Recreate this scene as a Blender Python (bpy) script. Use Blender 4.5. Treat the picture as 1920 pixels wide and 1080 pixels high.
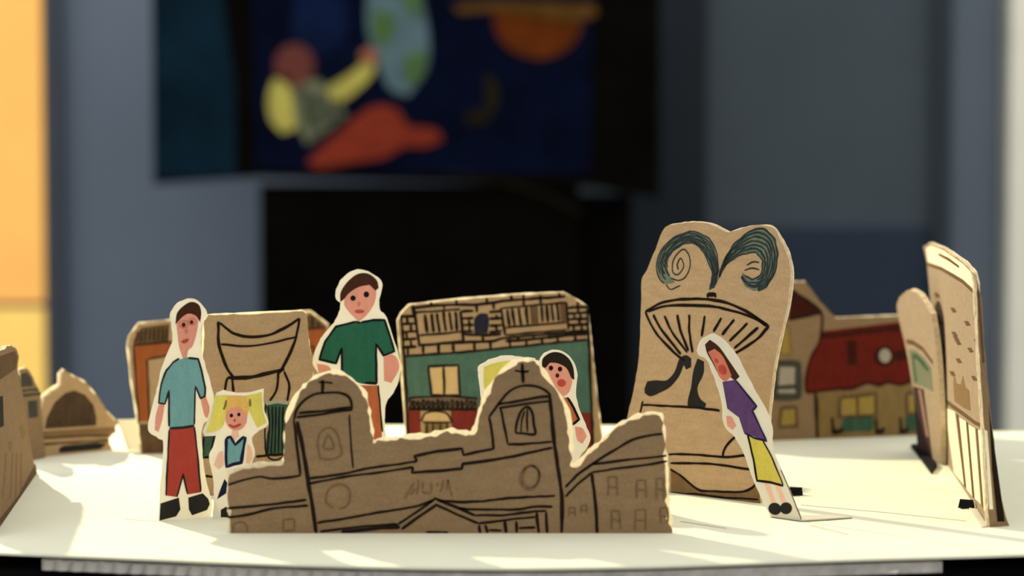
import bpy, math, random
from mathutils import Vector, Matrix
from mathutils.geometry import tessellate_polygon

# ------------------------------------------------------------------ clear
for o in list(bpy.data.objects):
    bpy.data.objects.remove(o, do_unlink=True)
scene = bpy.context.scene
COL = scene.collection
rnd = random.Random(7)

# ------------------------------------------------------------------ camera, world, lights, exposure
F = 3850.0                       # focal length in pixels of a 1920 x 1080 frame
HORIZON = 350.0                  # picture row of the horizon
TOP = 0.75                       # height of the paper sheet above the floor
CAM_H = (1000 - HORIZON) / F * 1.383
ZC = TOP + CAM_H
PITCH = math.atan((540 - HORIZON) / F)

cam_data = bpy.data.cameras.new('camera')
cam_data.sensor_width = 36.0
cam_data.lens = 36.0 * F / 1920.0
cam_data.clip_start = 0.05
cam_data.dof.use_dof = True
cam_data.dof.focus_distance = 1.50
cam_data.dof.aperture_fstop = 4.0
cam = bpy.data.objects.new('camera', cam_data)
cam.location = (0, 0, ZC)
cam.rotation_euler = (math.pi / 2 - PITCH, 0, 0)
COL.objects.link(cam)
scene.camera = cam

world = bpy.data.worlds.new('room_daylight')
world.use_nodes = True
world.node_tree.nodes['Background'].inputs['Color'].default_value = (0.98, 0.985, 0.93, 1)
world.node_tree.nodes['Background'].inputs['Strength'].default_value = 1.0
scene.world = world

LAMP_POS = Vector((-1.13, 2.83, TOP + 1.08))
ld = bpy.data.lights.new('table_spot', 'SPOT')
ld.energy = 235
ld.color = (1.0, 0.88, 0.56)
ld.spot_size = math.radians(52)
ld.spot_blend = 0.25
ld.shadow_soft_size = 0.02
lo = bpy.data.objects.new('table_spot', ld)
lo.location = LAMP_POS
lo.rotation_euler = (Vector((0.12, 1.45, TOP)) - LAMP_POS).to_track_quat('-Z', 'Y').to_euler()
COL.objects.link(lo)

vs = scene.view_settings
vs.view_transform = 'Standard'
vs.look = 'None'
vs.exposure = 0.0
vs.gamma = 1.0
vs.use_curve_mapping = False

# ------------------------------------------------------------------ materials
def lin(c):
    c = c / 255.0
    return c / 12.92 if c <= 0.04045 else ((c + 0.055) / 1.055) ** 2.4

def rgb(r, g, b):
    return (lin(r), lin(g), lin(b), 1.0)

MATS = {}
def mat(name, col, vary=0.12, scale=60.0, stretch=(1, 1, 1), rough=0.9, bump=0.0, trans=0.0, spec=0.1, emit=0.0, speckle=0.0):
    """procedural matte material: colour with grain; trans = share of light let through (paper)"""
    if name in MATS:
        return MATS[name]
    m = bpy.data.materials.new(name)
    m.use_nodes = True
    nt = m.node_tree
    N, L = nt.nodes, nt.links
    b = N['Principled BSDF']
    out = N['Material Output']
    b.inputs['Roughness'].default_value = rough
    b.inputs['Specular IOR Level'].default_value = spec
    tc = N.new('ShaderNodeTexCoord')
    mp = N.new('ShaderNodeMapping')
    mp.inputs['Scale'].default_value = stretch
    L.new(tc.outputs['Object'], mp.inputs['Vector'])
    nz = N.new('ShaderNodeTexNoise')
    nz.inputs['Scale'].default_value = scale
    nz.inputs['Detail'].default_value = 5
    nz.inputs['Roughness'].default_value = 0.65
    L.new(mp.outputs['Vector'], nz.inputs['Vector'])
    rp = N.new('ShaderNodeValToRGB')
    lo_, hi_ = 1 - vary, 1 + vary
    rp.color_ramp.elements[0].position = 0.3
    rp.color_ramp.elements[1].position = 0.7
    rp.color_ramp.elements[0].color = (col[0] * lo_, col[1] * lo_, col[2] * lo_, 1)
    rp.color_ramp.elements[1].color = (min(1, col[0] * hi_), min(1, col[1] * hi_), min(1, col[2] * hi_), 1)
    L.new(nz.outputs['Fac'], rp.inputs['Fac'])
    colour = rp.outputs['Color']
    if speckle > 0:
        n2 = N.new('ShaderNodeTexNoise')
        n2.inputs['Scale'].default_value = scale * 9
        n2.inputs['Detail'].default_value = 2
        L.new(tc.outputs['Object'], n2.inputs['Vector'])
        r2 = N.new('ShaderNodeValToRGB')
        r2.color_ramp.elements[0].position = 0.38
        r2.color_ramp.elements[1].position = 0.62
        k = 1 - speckle
        r2.color_ramp.elements[0].color = (k, k, k, 1)
        r2.color_ramp.elements[1].color = (1, 1, 1, 1)
        L.new(n2.outputs['Fac'], r2.inputs['Fac'])
        mx = N.new('ShaderNodeMix')
        mx.data_type = 'RGBA'
        mx.blend_type = 'MULTIPLY'
        mx.inputs['Factor'].default_value = 1.0
        L.new(colour, mx.inputs['A'])
        L.new(r2.outputs['Color'], mx.inputs['B'])
        colour = mx.outputs['Result']
    L.new(colour, b.inputs['Base Color'])
    if bump > 0:
        bp = N.new('ShaderNodeBump')
        bp.inputs['Strength'].default_value = bump
        bp.inputs['Distance'].default_value = 0.001
        L.new(nz.outputs['Fac'], bp.inputs['Height'])
        L.new(bp.outputs['Normal'], b.inputs['Normal'])
    if emit > 0:
        L.new(colour, b.inputs['Emission Color'])
        b.inputs['Emission Strength'].default_value = emit
    if trans > 0:
        t = N.new('ShaderNodeBsdfTranslucent')
        L.new(colour, t.inputs['Color'])
        ms = N.new('ShaderNodeMixShader')
        ms.inputs['Fac'].default_value = trans
        L.new(b.outputs['BSDF'], ms.inputs[1])
        L.new(t.outputs['BSDF'], ms.inputs[2])
        L.new(ms.outputs['Shader'], out.inputs['Surface'])
    MATS[name] = m
    return m

def board(name, col):
    return mat(name, col, vary=0.10, scale=55, stretch=(1, 1, 3.0), bump=0.12, speckle=0.10)

CARD = board('kraft_cardboard', (0.245, 0.158, 0.084, 1))
CARD_PALE = board('pale_kraft_cardboard', (0.405, 0.268, 0.142, 1))
CARD_TAN = board('light_tan_cardboard', (0.50, 0.335, 0.185, 1))
CARD_PINK = board('pinkish_cardboard', (0.33, 0.245, 0.17, 1))
EDGE = mat('torn_cardboard_edge', (0.62, 0.50, 0.34, 1), vary=0.25, scale=300, bump=0.3)
LINER = mat('torn_paper_liner', (0.90, 0.84, 0.70, 1), vary=0.10, scale=300, trans=0.68)
PAPER = mat('white_drawing_paper', (0.86, 0.82, 0.71, 1), vary=0.03, scale=90, trans=0.35, bump=0.05)
SHEET = mat('cream_base_paper', (0.86, 0.845, 0.675, 1), vary=0.025, scale=14, bump=0.10)
def crayon(name, r, g, b, vary=0.16):
    return mat(name, rgb(r, g, b), vary=vary, scale=160, stretch=(1, 1, 0.35), speckle=0.12)
INK = mat('black_brown_marker', (0.013, 0.008, 0.005, 1), vary=0.3, scale=200)
INKB = mat('black_marker', (0.008, 0.008, 0.009, 1), vary=0.3, scale=200)
FAINT = mat('faint_brown_pencil_and_shade', (0.155, 0.095, 0.048, 1), vary=0.2, scale=300)
NAVY_INK = mat('navy_marker', (0.012, 0.013, 0.045, 1), vary=0.3, scale=200)
SKIN = crayon('pink_skin_crayon', 222, 150, 128, 0.08)
SKIN_PALE = crayon('pale_skin_crayon', 236, 190, 162, 0.06)
SKIN_DEEP = crayon('rosy_skin_crayon', 205, 118, 95, 0.1)
LIPS = crayon('red_lip_crayon', 178, 76, 66)
HAIR_B = crayon('dark_brown_hair_crayon', 66, 38, 26)
HAIR_K = crayon('black_hair_crayon', 38, 32, 24)
HAIR_Y = crayon('yellow_hair_crayon', 220, 206, 98, 0.10)
HAIR_O = crayon('orange_blond_hair_crayon', 224, 178, 96, 0.08)
TEAL_SHIRT = crayon('light_teal_crayon', 112, 158, 158, 0.10)
GREEN_SHIRT = crayon('dark_green_crayon', 40, 94, 72, 0.14)
RED_TROUSER = crayon('brick_red_crayon', 166, 64, 52, 0.10)
ORANGE_TROUSER = crayon('rust_orange_crayon', 180, 98, 60, 0.14)
SHOE = crayon('charcoal_marker', 42, 40, 38, 0.2)
PURPLE = crayon('purple_crayon', 92, 64, 108, 0.16)
YELLOW_SKIRT = crayon('yellow_skirt_crayon', 208, 192, 84, 0.10)
TEAL_WALL = crayon('sea_green_crayon', 76, 104, 90, 0.16)
RED_WALL = crayon('dark_red_crayon', 120, 46, 36, 0.2)
WINDOW_TAN = crayon('pale_tan_crayon', 205, 172, 120, 0.08)
GREY_SCRIB = crayon('grey_brown_crayon', 108, 92, 72, 0.3)
BLOT = crayon('blue_black_marker', 36, 38, 48, 0.2)
PLUME = mat('grey_teal_pencil', rgb(112, 122, 104), vary=0.3, scale=120, speckle=0.25)
PLUME_INK = mat('dark_teal_pencil', (0.030, 0.042, 0.040, 1), vary=0.4, scale=200)
BROWN_SHADE = crayon('brown_shading_crayon', 128, 100, 68, 0.14)
GREY_BAND = crayon('grey_band_crayon', 118, 96, 72, 0.12)
ORANGE_FRAME = crayon('orange_brown_crayon', 150, 82, 42, 0.16)
ROOF_DARK = crayon('dark_brown_roof_crayon', 96, 74, 50, 0.25)
DARK_TEAL = crayon('dark_teal_crayon', 58, 84, 64, 0.25)
MAROON = crayon('maroon_roof_crayon', 96, 28, 18, 0.16)
MAROON_DARK = crayon('dark_maroon_crayon', 58, 22, 14, 0.2)
YELLOW_PANE = crayon('mustard_window_crayon', 152, 128, 62, 0.12)
SLATE_FRAME = crayon('slate_frame_crayon', 66, 66, 58, 0.2)
GREY_PALE = crayon('pale_grey_crayon', 160, 150, 132, 0.1)
WHITE_STRIPE = crayon('cream_stripe_crayon', 246, 232, 196, 0.05)
GREEN_GREY = crayon('grey_green_crayon', 112, 114, 94, 0.12)
PINK_BAND = crayon('dusty_pink_crayon', 150, 112, 100, 0.12)
PURPLE_DARK = crayon('dark_plum_crayon', 58, 42, 42, 0.15)
ARCH_DARK = crayon('dark_arch_crayon', 74, 58, 42, 0.35)
OLIVE = crayon('olive_yellow_crayon', 128, 104, 62, 0.15)

# ------------------------------------------------------------------ geometry helpers
CAM_ROT = Matrix.Rotation(math.pi / 2 - PITCH, 3, 'X')
CAM_POS = Vector((0, 0, ZC))
def ray(px, py):
    return CAM_ROT @ Vector(((px - 960) / F, -(py - 540) / F, -1.0))
def ground(px, py, z=TOP):
    r = ray(px, py)
    return CAM_POS + r * ((z - ZC) / r.z)
def at_depth(px, py, y):
    r = ray(px, py)
    return CAM_POS + r * (y / r.y)

def link_mesh(name, verts, faces, mats, parent=None, face_mats=None, smooth=False):
    me = bpy.data.meshes.new(name)
    me.from_pydata(verts, [], faces)
    for m in mats:
        me.materials.append(m)
    if face_mats:
        me.polygons.foreach_set('material_index', face_mats)
    if smooth:
        me.polygons.foreach_set('use_smooth', [True] * len(faces))
    me.update()
    o = bpy.data.objects.new(name, me)
    COL.objects.link(o)
    if parent is not None:
        o.parent = parent
    return o

def tag(o, label=None, cat=None, group=None, kind=None):
    if label: o['label'] = label
    if cat: o['category'] = cat
    if group: o['group'] = group
    if kind: o['kind'] = kind
    return o

def catmull(pts, closed=False, n=6):
    P = [Vector(p) for p in pts]
    if len(P) < 3:
        return P
    out = []
    k = len(P)
    rng = range(k) if closed else range(k - 1)
    def corner(i):
        if not closed and (i <= 0 or i >= k - 1):
            return True
        a, b = P[i % k] - P[(i - 1) % k], P[(i + 1) % k] - P[i % k]
        if a.length < 1e-9 or b.length < 1e-9:
            return True
        return closed and a.angle(b) > math.radians(52)
    for i in rng:
        p1, p2 = P[i], P[(i + 1) % k]
        p0 = p1 * 2 - p2 if corner(i) else P[(i - 1) % k]
        p3 = p2 * 2 - p1 if corner((i + 1) if not closed else (i + 1) % k) else P[(i + 2) % k]
        for j in range(n):
            t = j / n
            out.append(0.5 * ((2 * p1) + (p2 - p0) * t + (2 * p0 - 5 * p1 + 4 * p2 - p3) * t * t
                              + (3 * p1 - p0 - 3 * p2 + p3) * t ** 3))
    if not closed:
        out.append(P[-1])
    return out

def resample(P, step, closed=False):
    out = []
    k = len(P)
    for i in range(k if closed else k - 1):
        a, b = P[i], P[(i + 1) % k]
        n = max(1, int(math.ceil((b - a).length / step)))
        for j in range(n):
            out.append(a.lerp(b, j / n))
    if not closed:
        out.append(P[-1])
    return out

def area2(P):
    return sum(P[i].x * P[(i + 1) % len(P)].y - P[(i + 1) % len(P)].x * P[i].y for i in range(len(P)))

def tri(P):
    return tessellate_polygon([[Vector((p.x, p.y, 0)) for p in P]])

def wob(n, seed, amp, corr=6):
    """smooth random walk values, periodic"""
    r = random.Random(seed)
    k = max(3, n // corr)
    c = [r.uniform(-1, 1) for _ in range(k)]
    return [amp * (c[int(i / n * k) % k] * (1 - (i / n * k) % 1) + c[(int(i / n * k) + 1) % k] * ((i / n * k) % 1)) for i in range(n)]

class Card:
    """a flat piece of board standing on the sheet: base line between two ground points, plane through `up`"""
    def __init__(s, name, label, cat, left, right, up=(0, 0, 1), root=None, group=None, lift=0.0):
        a, b = ground(*left), ground(*right)
        s.U = (b - a).normalized()
        up = Vector(up)
        n = s.U.cross(up).normalized()
        if n.dot(CAM_POS - a) < 0:
            n = -n
        s.N = n
        s.V = n.cross(s.U)
        if s.V.z < 0:
            s.V = -s.V
        s.O = (a + b) / 2
        s.mpp = ((a.y + b.y) / 2) / F
        if root is None:
            root = bpy.data.objects.new(name, None)
            root.empty_display_size = 0.02
            M = Matrix((s.U, s.V.cross(s.U), s.V)).transposed().to_4x4()
            M.translation = s.O
            root.matrix_world = M
            COL.objects.link(root)
            tag(root, label, cat, group)
            s.M = M
            s.root = root
        else:
            s.root = root.root
            s.M = root.M
        s.inv = s.M.inverted()
        s.seed = rnd.randint(0, 10 ** 6)

    def uv(s, px, py):
        r = ray(px, py)
        t = (s.O - CAM_POS).dot(s.N) / r.dot(s.N)
        p = CAM_POS + r * t - s.O
        return Vector((p.dot(s.U), p.dot(s.V)))

    def loc(s, u, v, n):
        return s.inv @ (s.O + s.U * u + s.V * v + s.N * n)

    def body(s, name, pts, m, edge, t=0.003, torn=0.0008, liner=None, smooth=True, jit=0.00025, step=0.0016):
        P = [s.uv(*p) for p in pts]
        if smooth:
            P = catmull(P, True, 4)
        P = [Vector((p.x, max(0.0, p.y))) for p in P]
        P = resample(P, step, True)
        Q = []
        for p in P:
            if not Q or (p - Q[-1]).length > 1e-5:
                Q.append(p)
        P = Q
        if area2(P) < 0:
            P.reverse()
        n = len(P)
        w1, w2 = wob(n, s.seed, 1.0, 3), wob(n, s.seed + 1, 1.0, 9)
        nor = []
        for i in range(n):
            d = P[(i + 2) % n] - P[(i - 2) % n]
            nor.append(Vector((d.y, -d.x)).normalized() if d.length > 1e-9 else Vector((0, 0)))
        def off(i, k):
            q = P[i] + nor[i] * k
            if P[i].y < 0.0015:
                q = Vector((q.x, P[i].y))
            return Vector((q.x, max(q.y, 0)))
        outer = [off(i, jit * w1[i]) for i in range(n)]
        inner = [off(i, -torn * (0.75 + 0.45 * w2[i] + 0.35 * w1[i])) for i in range(n)] if liner else outer
        def prism(nm, loop, n0, n1, mats, parent):
            k = len(loop)
            vv = [s.loc(p.x, p.y, n0) for p in loop] + [s.loc(p.x, p.y, n1) for p in loop]
            ff, fm = [], []
            for f in tri(loop):
                ff.append(tuple(f)); fm.append(0)
                ff.append(tuple(k + x for x in reversed(f))); fm.append(0)
            for i in range(k):
                j = (i + 1) % k
                ff.append((i, k + i, k + j, j)); fm.append(len(mats) - 1)
            return link_mesh(nm, vv, ff, mats, parent, fm)
        o = prism(name, inner, 0.0, -t, [m, edge], s.root)
        if liner:
            prism('torn_liner', outer, -t - 0.00002, -t - 0.0004, [liner], s.root)
        return o

    def fill(s, name, pts, m, layer=1, smooth=False, parent=None, label=None):
        P = [s.uv(*p) for p in pts]
        if smooth:
            P = catmull(P, True, 5)
        P = [Vector((p.x, max(0.0002, p.y))) for p in P]
        k = len(P)
        n1 = 0.00012 * layer
        vv = [s.loc(p.x, p.y, n1) for p in P] + [s.loc(p.x, p.y, 0.00001) for p in P]
        if area2(P) < 0:
            pass
        ff = [tuple(f) for f in tri(P)]
        for i in range(k):
            j = (i + 1) % k
            ff.append((i, j, k + j, k + i))
        o = link_mesh(name, vv, ff, [m], parent or s.root)
        if label:
            o['label'] = label
        return o

    def ink(s, name, strokes, m=None, width=4.0, layer=3, smooth=True, parent=None, wobble=0.5, label=None):
        """pen strokes given in picture pixels, laid on the card as thin ribbons"""
        m = m or INK
        vv, ff = [], []
        for st in strokes:
            w = width
            sm = smooth
            if isinstance(st, tuple) and isinstance(st[0], list):
                w = st[1]
                sm = st[2] if len(st) > 2 else smooth
                st = st[0]
            P = [s.uv(*p) for p in st]
            if sm and len(P) > 2:
                P = catmull(P, False, 5)
            P = resample(P, 0.0022, False)
            P = [Vector((p.x, max(0.0003, p.y))) for p in P]
            n = len(P)
            hw = w * s.mpp * 0.58
            s.seed += 3
            a, b = wob(n, s.seed, 0.22, 4), wob(n, s.seed + 1, wobble * s.mpp, 3)
            base = len(vv)
            for i in range(n):
                d = P[min(n - 1, i + 1)] - P[max(0, i - 1)]
                nn = Vector((-d.y, d.x)).normalized() if d.length > 1e-9 else Vector((0, 1))
                h = hw * (1 + a[i]) * (0.6 if i in (0, n - 1) else 1.0)
                c = P[i] + nn * b[i]
                vv.append(s.loc(c.x + nn.x * h, max(0.0002, c.y + nn.y * h), 0.00012 * layer))
                vv.append(s.loc(c.x - nn.x * h, max(0.0002, c.y - nn.y * h), 0.00012 * layer))
            for i in range(n - 1):
                q = base + 2 * i
                ff.append((q, q + 1, q + 3, q + 2))
        o = link_mesh(name, vv, ff, [m], parent or s.root)
        if label:
            o['label'] = label
        return o

def ell(cx, cy, rx, ry, n=14, rot=0.0):
    c, s_ = math.cos(rot), math.sin(rot)
    return [(cx + rx * math.cos(t) * c - ry * math.sin(t) * s_, cy + rx * math.cos(t) * s_ + ry * math.sin(t) * c)
            for t in [2 * math.pi * i / n for i in range(n)]]
def ring(*a, **k):
    e = ell(*a, **k)
    return e + [e[0]]

def box(name, lo_, hi_, m, parent=None):
    x0, y0, z0 = lo_; x1, y1, z1 = hi_
    v = [(x0, y0, z0), (x1, y0, z0), (x1, y1, z0), (x0, y1, z0), (x0, y0, z1), (x1, y0, z1), (x1, y1, z1), (x0, y1, z1)]
    f = [(0, 3, 2, 1), (4, 5, 6, 7), (0, 1, 5, 4), (1, 2, 6, 5), (2, 3, 7, 6), (3, 0, 4, 7)]
    o = link_mesh(name, v, f, [m], parent)
    bv = o.modifiers.new('bevel', 'BEVEL')
    bv.width = min(0.004, 0.2 * min(x1 - x0, y1 - y0, z1 - z0))
    bv.segments = 2
    return o

# ------------------------------------------------------------------ the room
DW = 6.4                                              # distance of the back wall
def X(px, d): return (px - 960) / F * d
def Z(py, d): return at_depth(960, py, d).z

WALL_BLUE = mat('blue_grey_wall_paint', (0.188, 0.226, 0.300, 1), vary=0.04, scale=3, bump=0.02)
WALL_SLATE = mat('slate_wall_paint', (0.078, 0.096, 0.116, 1), vary=0.06, scale=3, bump=0.02)
WALL_NAVY = mat('navy_dado_paint', (0.034, 0.046, 0.070, 1), vary=0.06, scale=3, bump=0.02)
STRIP_DARK = mat('dark_slate_strip', (0.042, 0.052, 0.066, 1), vary=0.05, scale=6)
POST_GLOW = mat('pale_glowing_post', (0.80, 0.77, 0.65, 1), vary=0.04, scale=6, emit=0.16)  # glow put into the colour of the pale post
FLOORM = mat('dark_floor', (0.02, 0.018, 0.016, 1), vary=0.3, scale=4)
BLACK = mat('black_lacquer', (0.0035, 0.003, 0.0022, 1), vary=0.3, scale=8, spec=0.02)
WARM = mat('warm_lit_window', (1.0, 0.50, 0.13, 1), vary=0.06, scale=3, emit=0.50)
WARM_Y = mat('yellow_lit_window', (1.0, 0.62, 0.16, 1), vary=0.08, scale=3, emit=0.55)

tag(box('floor', (-3.2, -1.0, -0.05), (3.2, DW + 0.2, 0.0), FLOORM), kind='structure')
xm = X(1010, DW)
wb = box('wall_back', (-3.2, DW, 0.0), (xm, DW + 0.12, 2.6), WALL_BLUE); tag(wb, kind='structure')
wr = box('wall_right', (xm, DW - 0.01, 0.0), (3.2, DW + 0.12, 2.6), WALL_SLATE); tag(wr, kind='structure')
box('dado_panel', (xm + 0.01, DW - 0.025, 0.0), (X(1745, DW), DW - 0.0102, Z(425, DW)), WALL_NAVY, wr)
tag(box('wall_strip_1', (X(1745, DW), DW - 0.05, 0.0), (X(1776, DW), DW - 0.0105, 2.6), STRIP_DARK), kind='structure')  # dark strip in place of the gap between wall panels
WALL_PALE = mat('grey_blue_panel_paint', (0.132, 0.158, 0.200, 1), vary=0.04, scale=3)
tag(box('wall_strip_2', (X(1776, DW) + 0.001, DW - 0.035, 0.0), (X(1866, DW), DW - 0.0105, 2.6), WALL_PALE), kind='structure')
WALL_SHADE = mat('near_black_wall_shade', (0.022, 0.028, 0.036, 1), vary=0.1, scale=4)
tag(box('shade_panel_1', (X(1172, DW), DW - 0.06, 0.0), (X(1322, DW), DW - 0.0262, 2.4), WALL_SHADE), kind='structure')  # dark panel painting in the shade beside the display stand
w2 = box('pale_post', (X(1868, DW), DW - 0.05, 0.0), (X(2200, DW), DW - 0.0105, 2.6), mat('grey_post_surround', (0.30, 0.31, 0.30, 1), vary=0.05, scale=6))  # plain pale post, its face given an added glow to brighten it
tag(w2, kind='structure')
box('post_face', (X(1880, DW), DW - 0.09, 0.02), (X(2190, DW), DW - 0.0505, 2.55), POST_GLOW, w2)
# lit window at the far left
win = box('window_1', (X(-190, DW), DW - 0.05, 0.15), (X(122, DW), DW - 0.001, 2.4), mat('blue_grey_window_frame', (0.085, 0.10, 0.13, 1), vary=0.05, scale=6))
tag(win, kind='structure')
box('pane', (X(-170, DW), DW - 0.062, Z(565, DW)), (X(90, DW), DW - 0.0505, 2.3), WARM, win)
box('pane', (X(-170, DW), DW - 0.062, 0.25), (X(90, DW), DW - 0.0505, Z(575, DW)), WARM_Y, win)

# ------------------------------------------------------------------ black display stand with a painting
DS = 5.8
stand = bpy.data.objects.new('display_stand', None)
stand.location = (X(800, DS), DS, 0)
COL.objects.link(stand)
tag(stand, 'black display plinth under the dark blue painting', 'display stand')
def local_box(nm, lo_, hi_, m, root):
    o = box(nm, lo_, hi_, m, root)
    o.location = [-c for c in root.location]
    return o
local_box('plinth', (X(487, DS), DS, 0.0), (X(1085, DS), DS + 0.30, Z(345, DS)), BLACK, stand)
local_box('side_panel', (X(1085, DS) + 0.001, DS + 0.10, 0.0), (X(1188, DS), DS + 0.30, Z(365, DS)), BLACK, stand)

pic = bpy.data.objects.new('painting', None)
pic.location = (X(760, DS), DS, Z(340, DS))
COL.objects.link(pic)
tag(pic, 'dark blue painting of a figure with yellow sleeves reaching for a globe', 'painting')
def flat(nm, pts, d, m, root, thick=0.003, smooth=False):
    # parts sit at the painting's origin, so sub-parts use the same offset
    """a flat painted shape with its own small thickness, parallel to the wall"""
    P = [at_depth(px, py, d) for px, py in pts]
    P = [Vector((p.x, p.z)) for p in P]
    if smooth:
        P = catmull(P, True, 5)
    if area2(P) < 0:
        P.reverse()
    k = len(P)
    L = Vector(pic.location)
    vv = [Vector((p.x, d, p.y)) - L for p in P] + [Vector((p.x, d + thick, p.y)) - L for p in P]
    ff = [tuple(f) for f in tri(P)] + [tuple(k + x for x in reversed(f)) for f in tri(P)]
    ff += [(i, k + i, k + (i + 1) % k, (i + 1) % k) for i in range(k)]
    return link_mesh(nm, vv, ff, [m], root)
def paint(nm, c, vary=0.25, scale=14):
    return mat(nm, (c[0] * 0.85, c[1] * 0.85, c[2] * 0.85, 1), vary=vary, scale=scale, spec=0.05)
flat('backing_board', [(284, -130), (1238, -130), (1238, 372), (1105, 350), (484, 332), (288, 345)], DS - 0.045, BLACK, pic, 0.04)
flat('canvas', [(470, -120), (1112, -120), (1108, 325), (480, 318)], DS - 0.051, paint('midnight_blue_paint', (0.0020, 0.0045, 0.020), 0.5, 9), pic, 0.005)
flat('side_wing', [(290, -120), (400, -120), (440, 160), (440, 330), (292, 335)], DS - 0.051, paint('dark_petrol_paint', (0.005, 0.020, 0.036), 0.4, 6), pic, 0.005)
d1 = DS - 0.055
flat('night_glow', [(560, -60), (640, -60), (650, 60), (600, 110), (545, 70)], d1, paint('blue_glow_paint', (0.006, 0.014, 0.055), 0.3), pic, smooth=True)
flat('head', ell(552, 122, 37, 40), d1 - 0.004, paint('maroon_brown_paint', (0.19, 0.055, 0.045)), pic, smooth=True)
flat('sleeve', [(512, 150), (540, 140), (548, 190), (556, 240), (530, 250), (508, 225), (502, 185)], d1 - 0.004, paint('yellow_paint', (0.62, 0.54, 0.12)), pic, smooth=True)
flat('sleeve', [(612, 165), (660, 135), (690, 108), (705, 125), (690, 150), (650, 185), (622, 195)], d1 - 0.004, paint('yellow_paint', (0.62, 0.54, 0.12)), pic, smooth=True)
flat('hand', ell(692, 105, 17, 15), d1 - 0.006, paint('orange_skin_paint', (0.46, 0.17, 0.09)), pic, smooth=True)
tor = flat('torso', [(545, 150), (600, 150), (625, 185), (650, 215), (610, 245), (575, 270), (555, 225)], d1 - 0.003, paint('olive_grey_paint', (0.22, 0.23, 0.13), 0.5, 40), pic, smooth=True)
for i in range(5):
    flat('stripe', [(556 + i * 17, 160 + i * 6), (564 + i * 17, 160 + i * 6), (584 + i * 13, 240 - i * 4), (576 + i * 13, 244 - i * 4)], d1 - 0.007, paint('dark_olive_paint', (0.07, 0.085, 0.06)), tor)
flat('legs', [(575, 305), (610, 270), (650, 235), (700, 200), (745, 205), (765, 235), (815, 242), (830, 262), (800, 275), (760, 275), (720, 295), (660, 305), (600, 315)], d1 - 0.005, paint('vermilion_paint', (0.30, 0.042, 0.020)), pic, smooth=True)
globe = flat('globe', [(690, -60), (780, -60), (803, 60), (800, 130), (765, 180), (730, 165), (705, 110), (688, 50)], d1 - 0.002, paint('blue_grey_paint', (0.13, 0.21, 0.24)), pic, smooth=True)
flat('continent', [(698, 20), (740, 25), (735, 70), (720, 85), (700, 75)], d1 - 0.008, paint('leaf_green_paint', (0.10, 0.19, 0.06)), globe, smooth=True)
flat('continent', [(762, 100), (800, 95), (790, 145), (768, 160), (757, 130)], d1 - 0.008, paint('leaf_green_paint', (0.10, 0.19, 0.06)), globe, smooth=True)
flat('continent', [(748, -30), (785, -30), (788, 30), (765, 25)], d1 - 0.008, paint('leaf_green_paint', (0.10, 0.19, 0.06)), globe, smooth=True)
planet = flat('planet', [(925, 20), (1085, 20), (1090, 55), (1060, 95), (1010, 110), (960, 95), (930, 60)], d1 - 0.003, paint('burnt_orange_paint', (0.145, 0.032, 0.005)), pic, smooth=True)
flat('planet_ring', [(850, 10), (950, 3), (1115, 8), (1120, 28), (1080, 40), (1010, 32), (940, 22), (860, 25)], d1 - 0.009, paint('ochre_paint', (0.13, 0.062, 0.012)), planet, smooth=True)
flat('small_star', [(905, 140), (930, 150), (935, 190), (915, 230), (875, 235), (870, 215), (905, 205), (912, 180)], d1 - 0.003, paint('dark_ochre_paint', (0.022, 0.017, 0.006)), pic, smooth=True)
flat('bottom_curve', [(830, 320), (900, 328), (980, 345), (1040, 368), (1095, 398), (1095, 404), (1030, 374), (970, 352), (900, 335), (830, 328)], DS - 0.048, paint('dim_bronze_paint', (0.014, 0.011, 0.006)), pic)

# ------------------------------------------------------------------ table, corrugated panel and the base sheet
TABLE_BLACK = mat('black_table', (0.004, 0.004, 0.004, 1), vary=0.3, scale=9, spec=0.02)
table = bpy.data.objects.new('table', None)
table.location = (0, 1.66, 0)
COL.objects.link(table)
tag(table, 'black table carrying the cream paper sheet', 'table')
local_box('table_top', (-0.52, 1.31, TOP - 0.045), (0.62, 1.98, TOP - 0.0115), TABLE_BLACK, table)
for sx in (-0.47, 0.54):
    for sy in (1.36, 1.90):
        local_box('leg', (sx, sy, 0.0), (sx + 0.045, sy + 0.045, TOP - 0.0452), TABLE_BLACK, table)

FRONT = [(-330, 1026), (0, 1036), (200, 1044), (420, 1053), (640, 1060), (850, 1064), (1050, 1064), (1250, 1060), (1450, 1053), (1700, 1045), (1920, 1039), (2300, 1026)]
fr = [ground(px, py) for px, py in FRONT]
fr = resample(catmull([Vector((p.x, p.y)) for p in fr], False, 6), 0.006, False)
wv = wob(len(fr), 99, 0.0006, 5)
fr = [Vector((p.x, p.y + wv[i])) for i, p in enumerate(fr)]
back = [Vector((0.66, 1.95)), Vector((0.40, 1.955)), Vector((0.1, 2.0)), Vector((-0.2, 2.005)), Vector((-0.64, 2.0))]
loop = fr + back
k = len(loop)
CEN = Vector((0, 1.6, TOP))
vv = [Vector((p.x, p.y, TOP)) - CEN for p in loop] + [Vector((p.x, p.y, TOP - 0.0016)) - CEN for p in loop]
tt = tri(loop)
ff = [tuple(f) for f in tt] + [tuple(k + x for x in reversed(f)) for f in tt] + [(i, (i + 1) % k, k + (i + 1) % k, k + i) for i in range(k)]
sheet = link_mesh('base_sheet', vv, ff, [SHEET])
sheet.location = CEN
tag(sheet, 'large cream paper sheet all the cutouts stand on', 'paper sheet')
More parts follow.
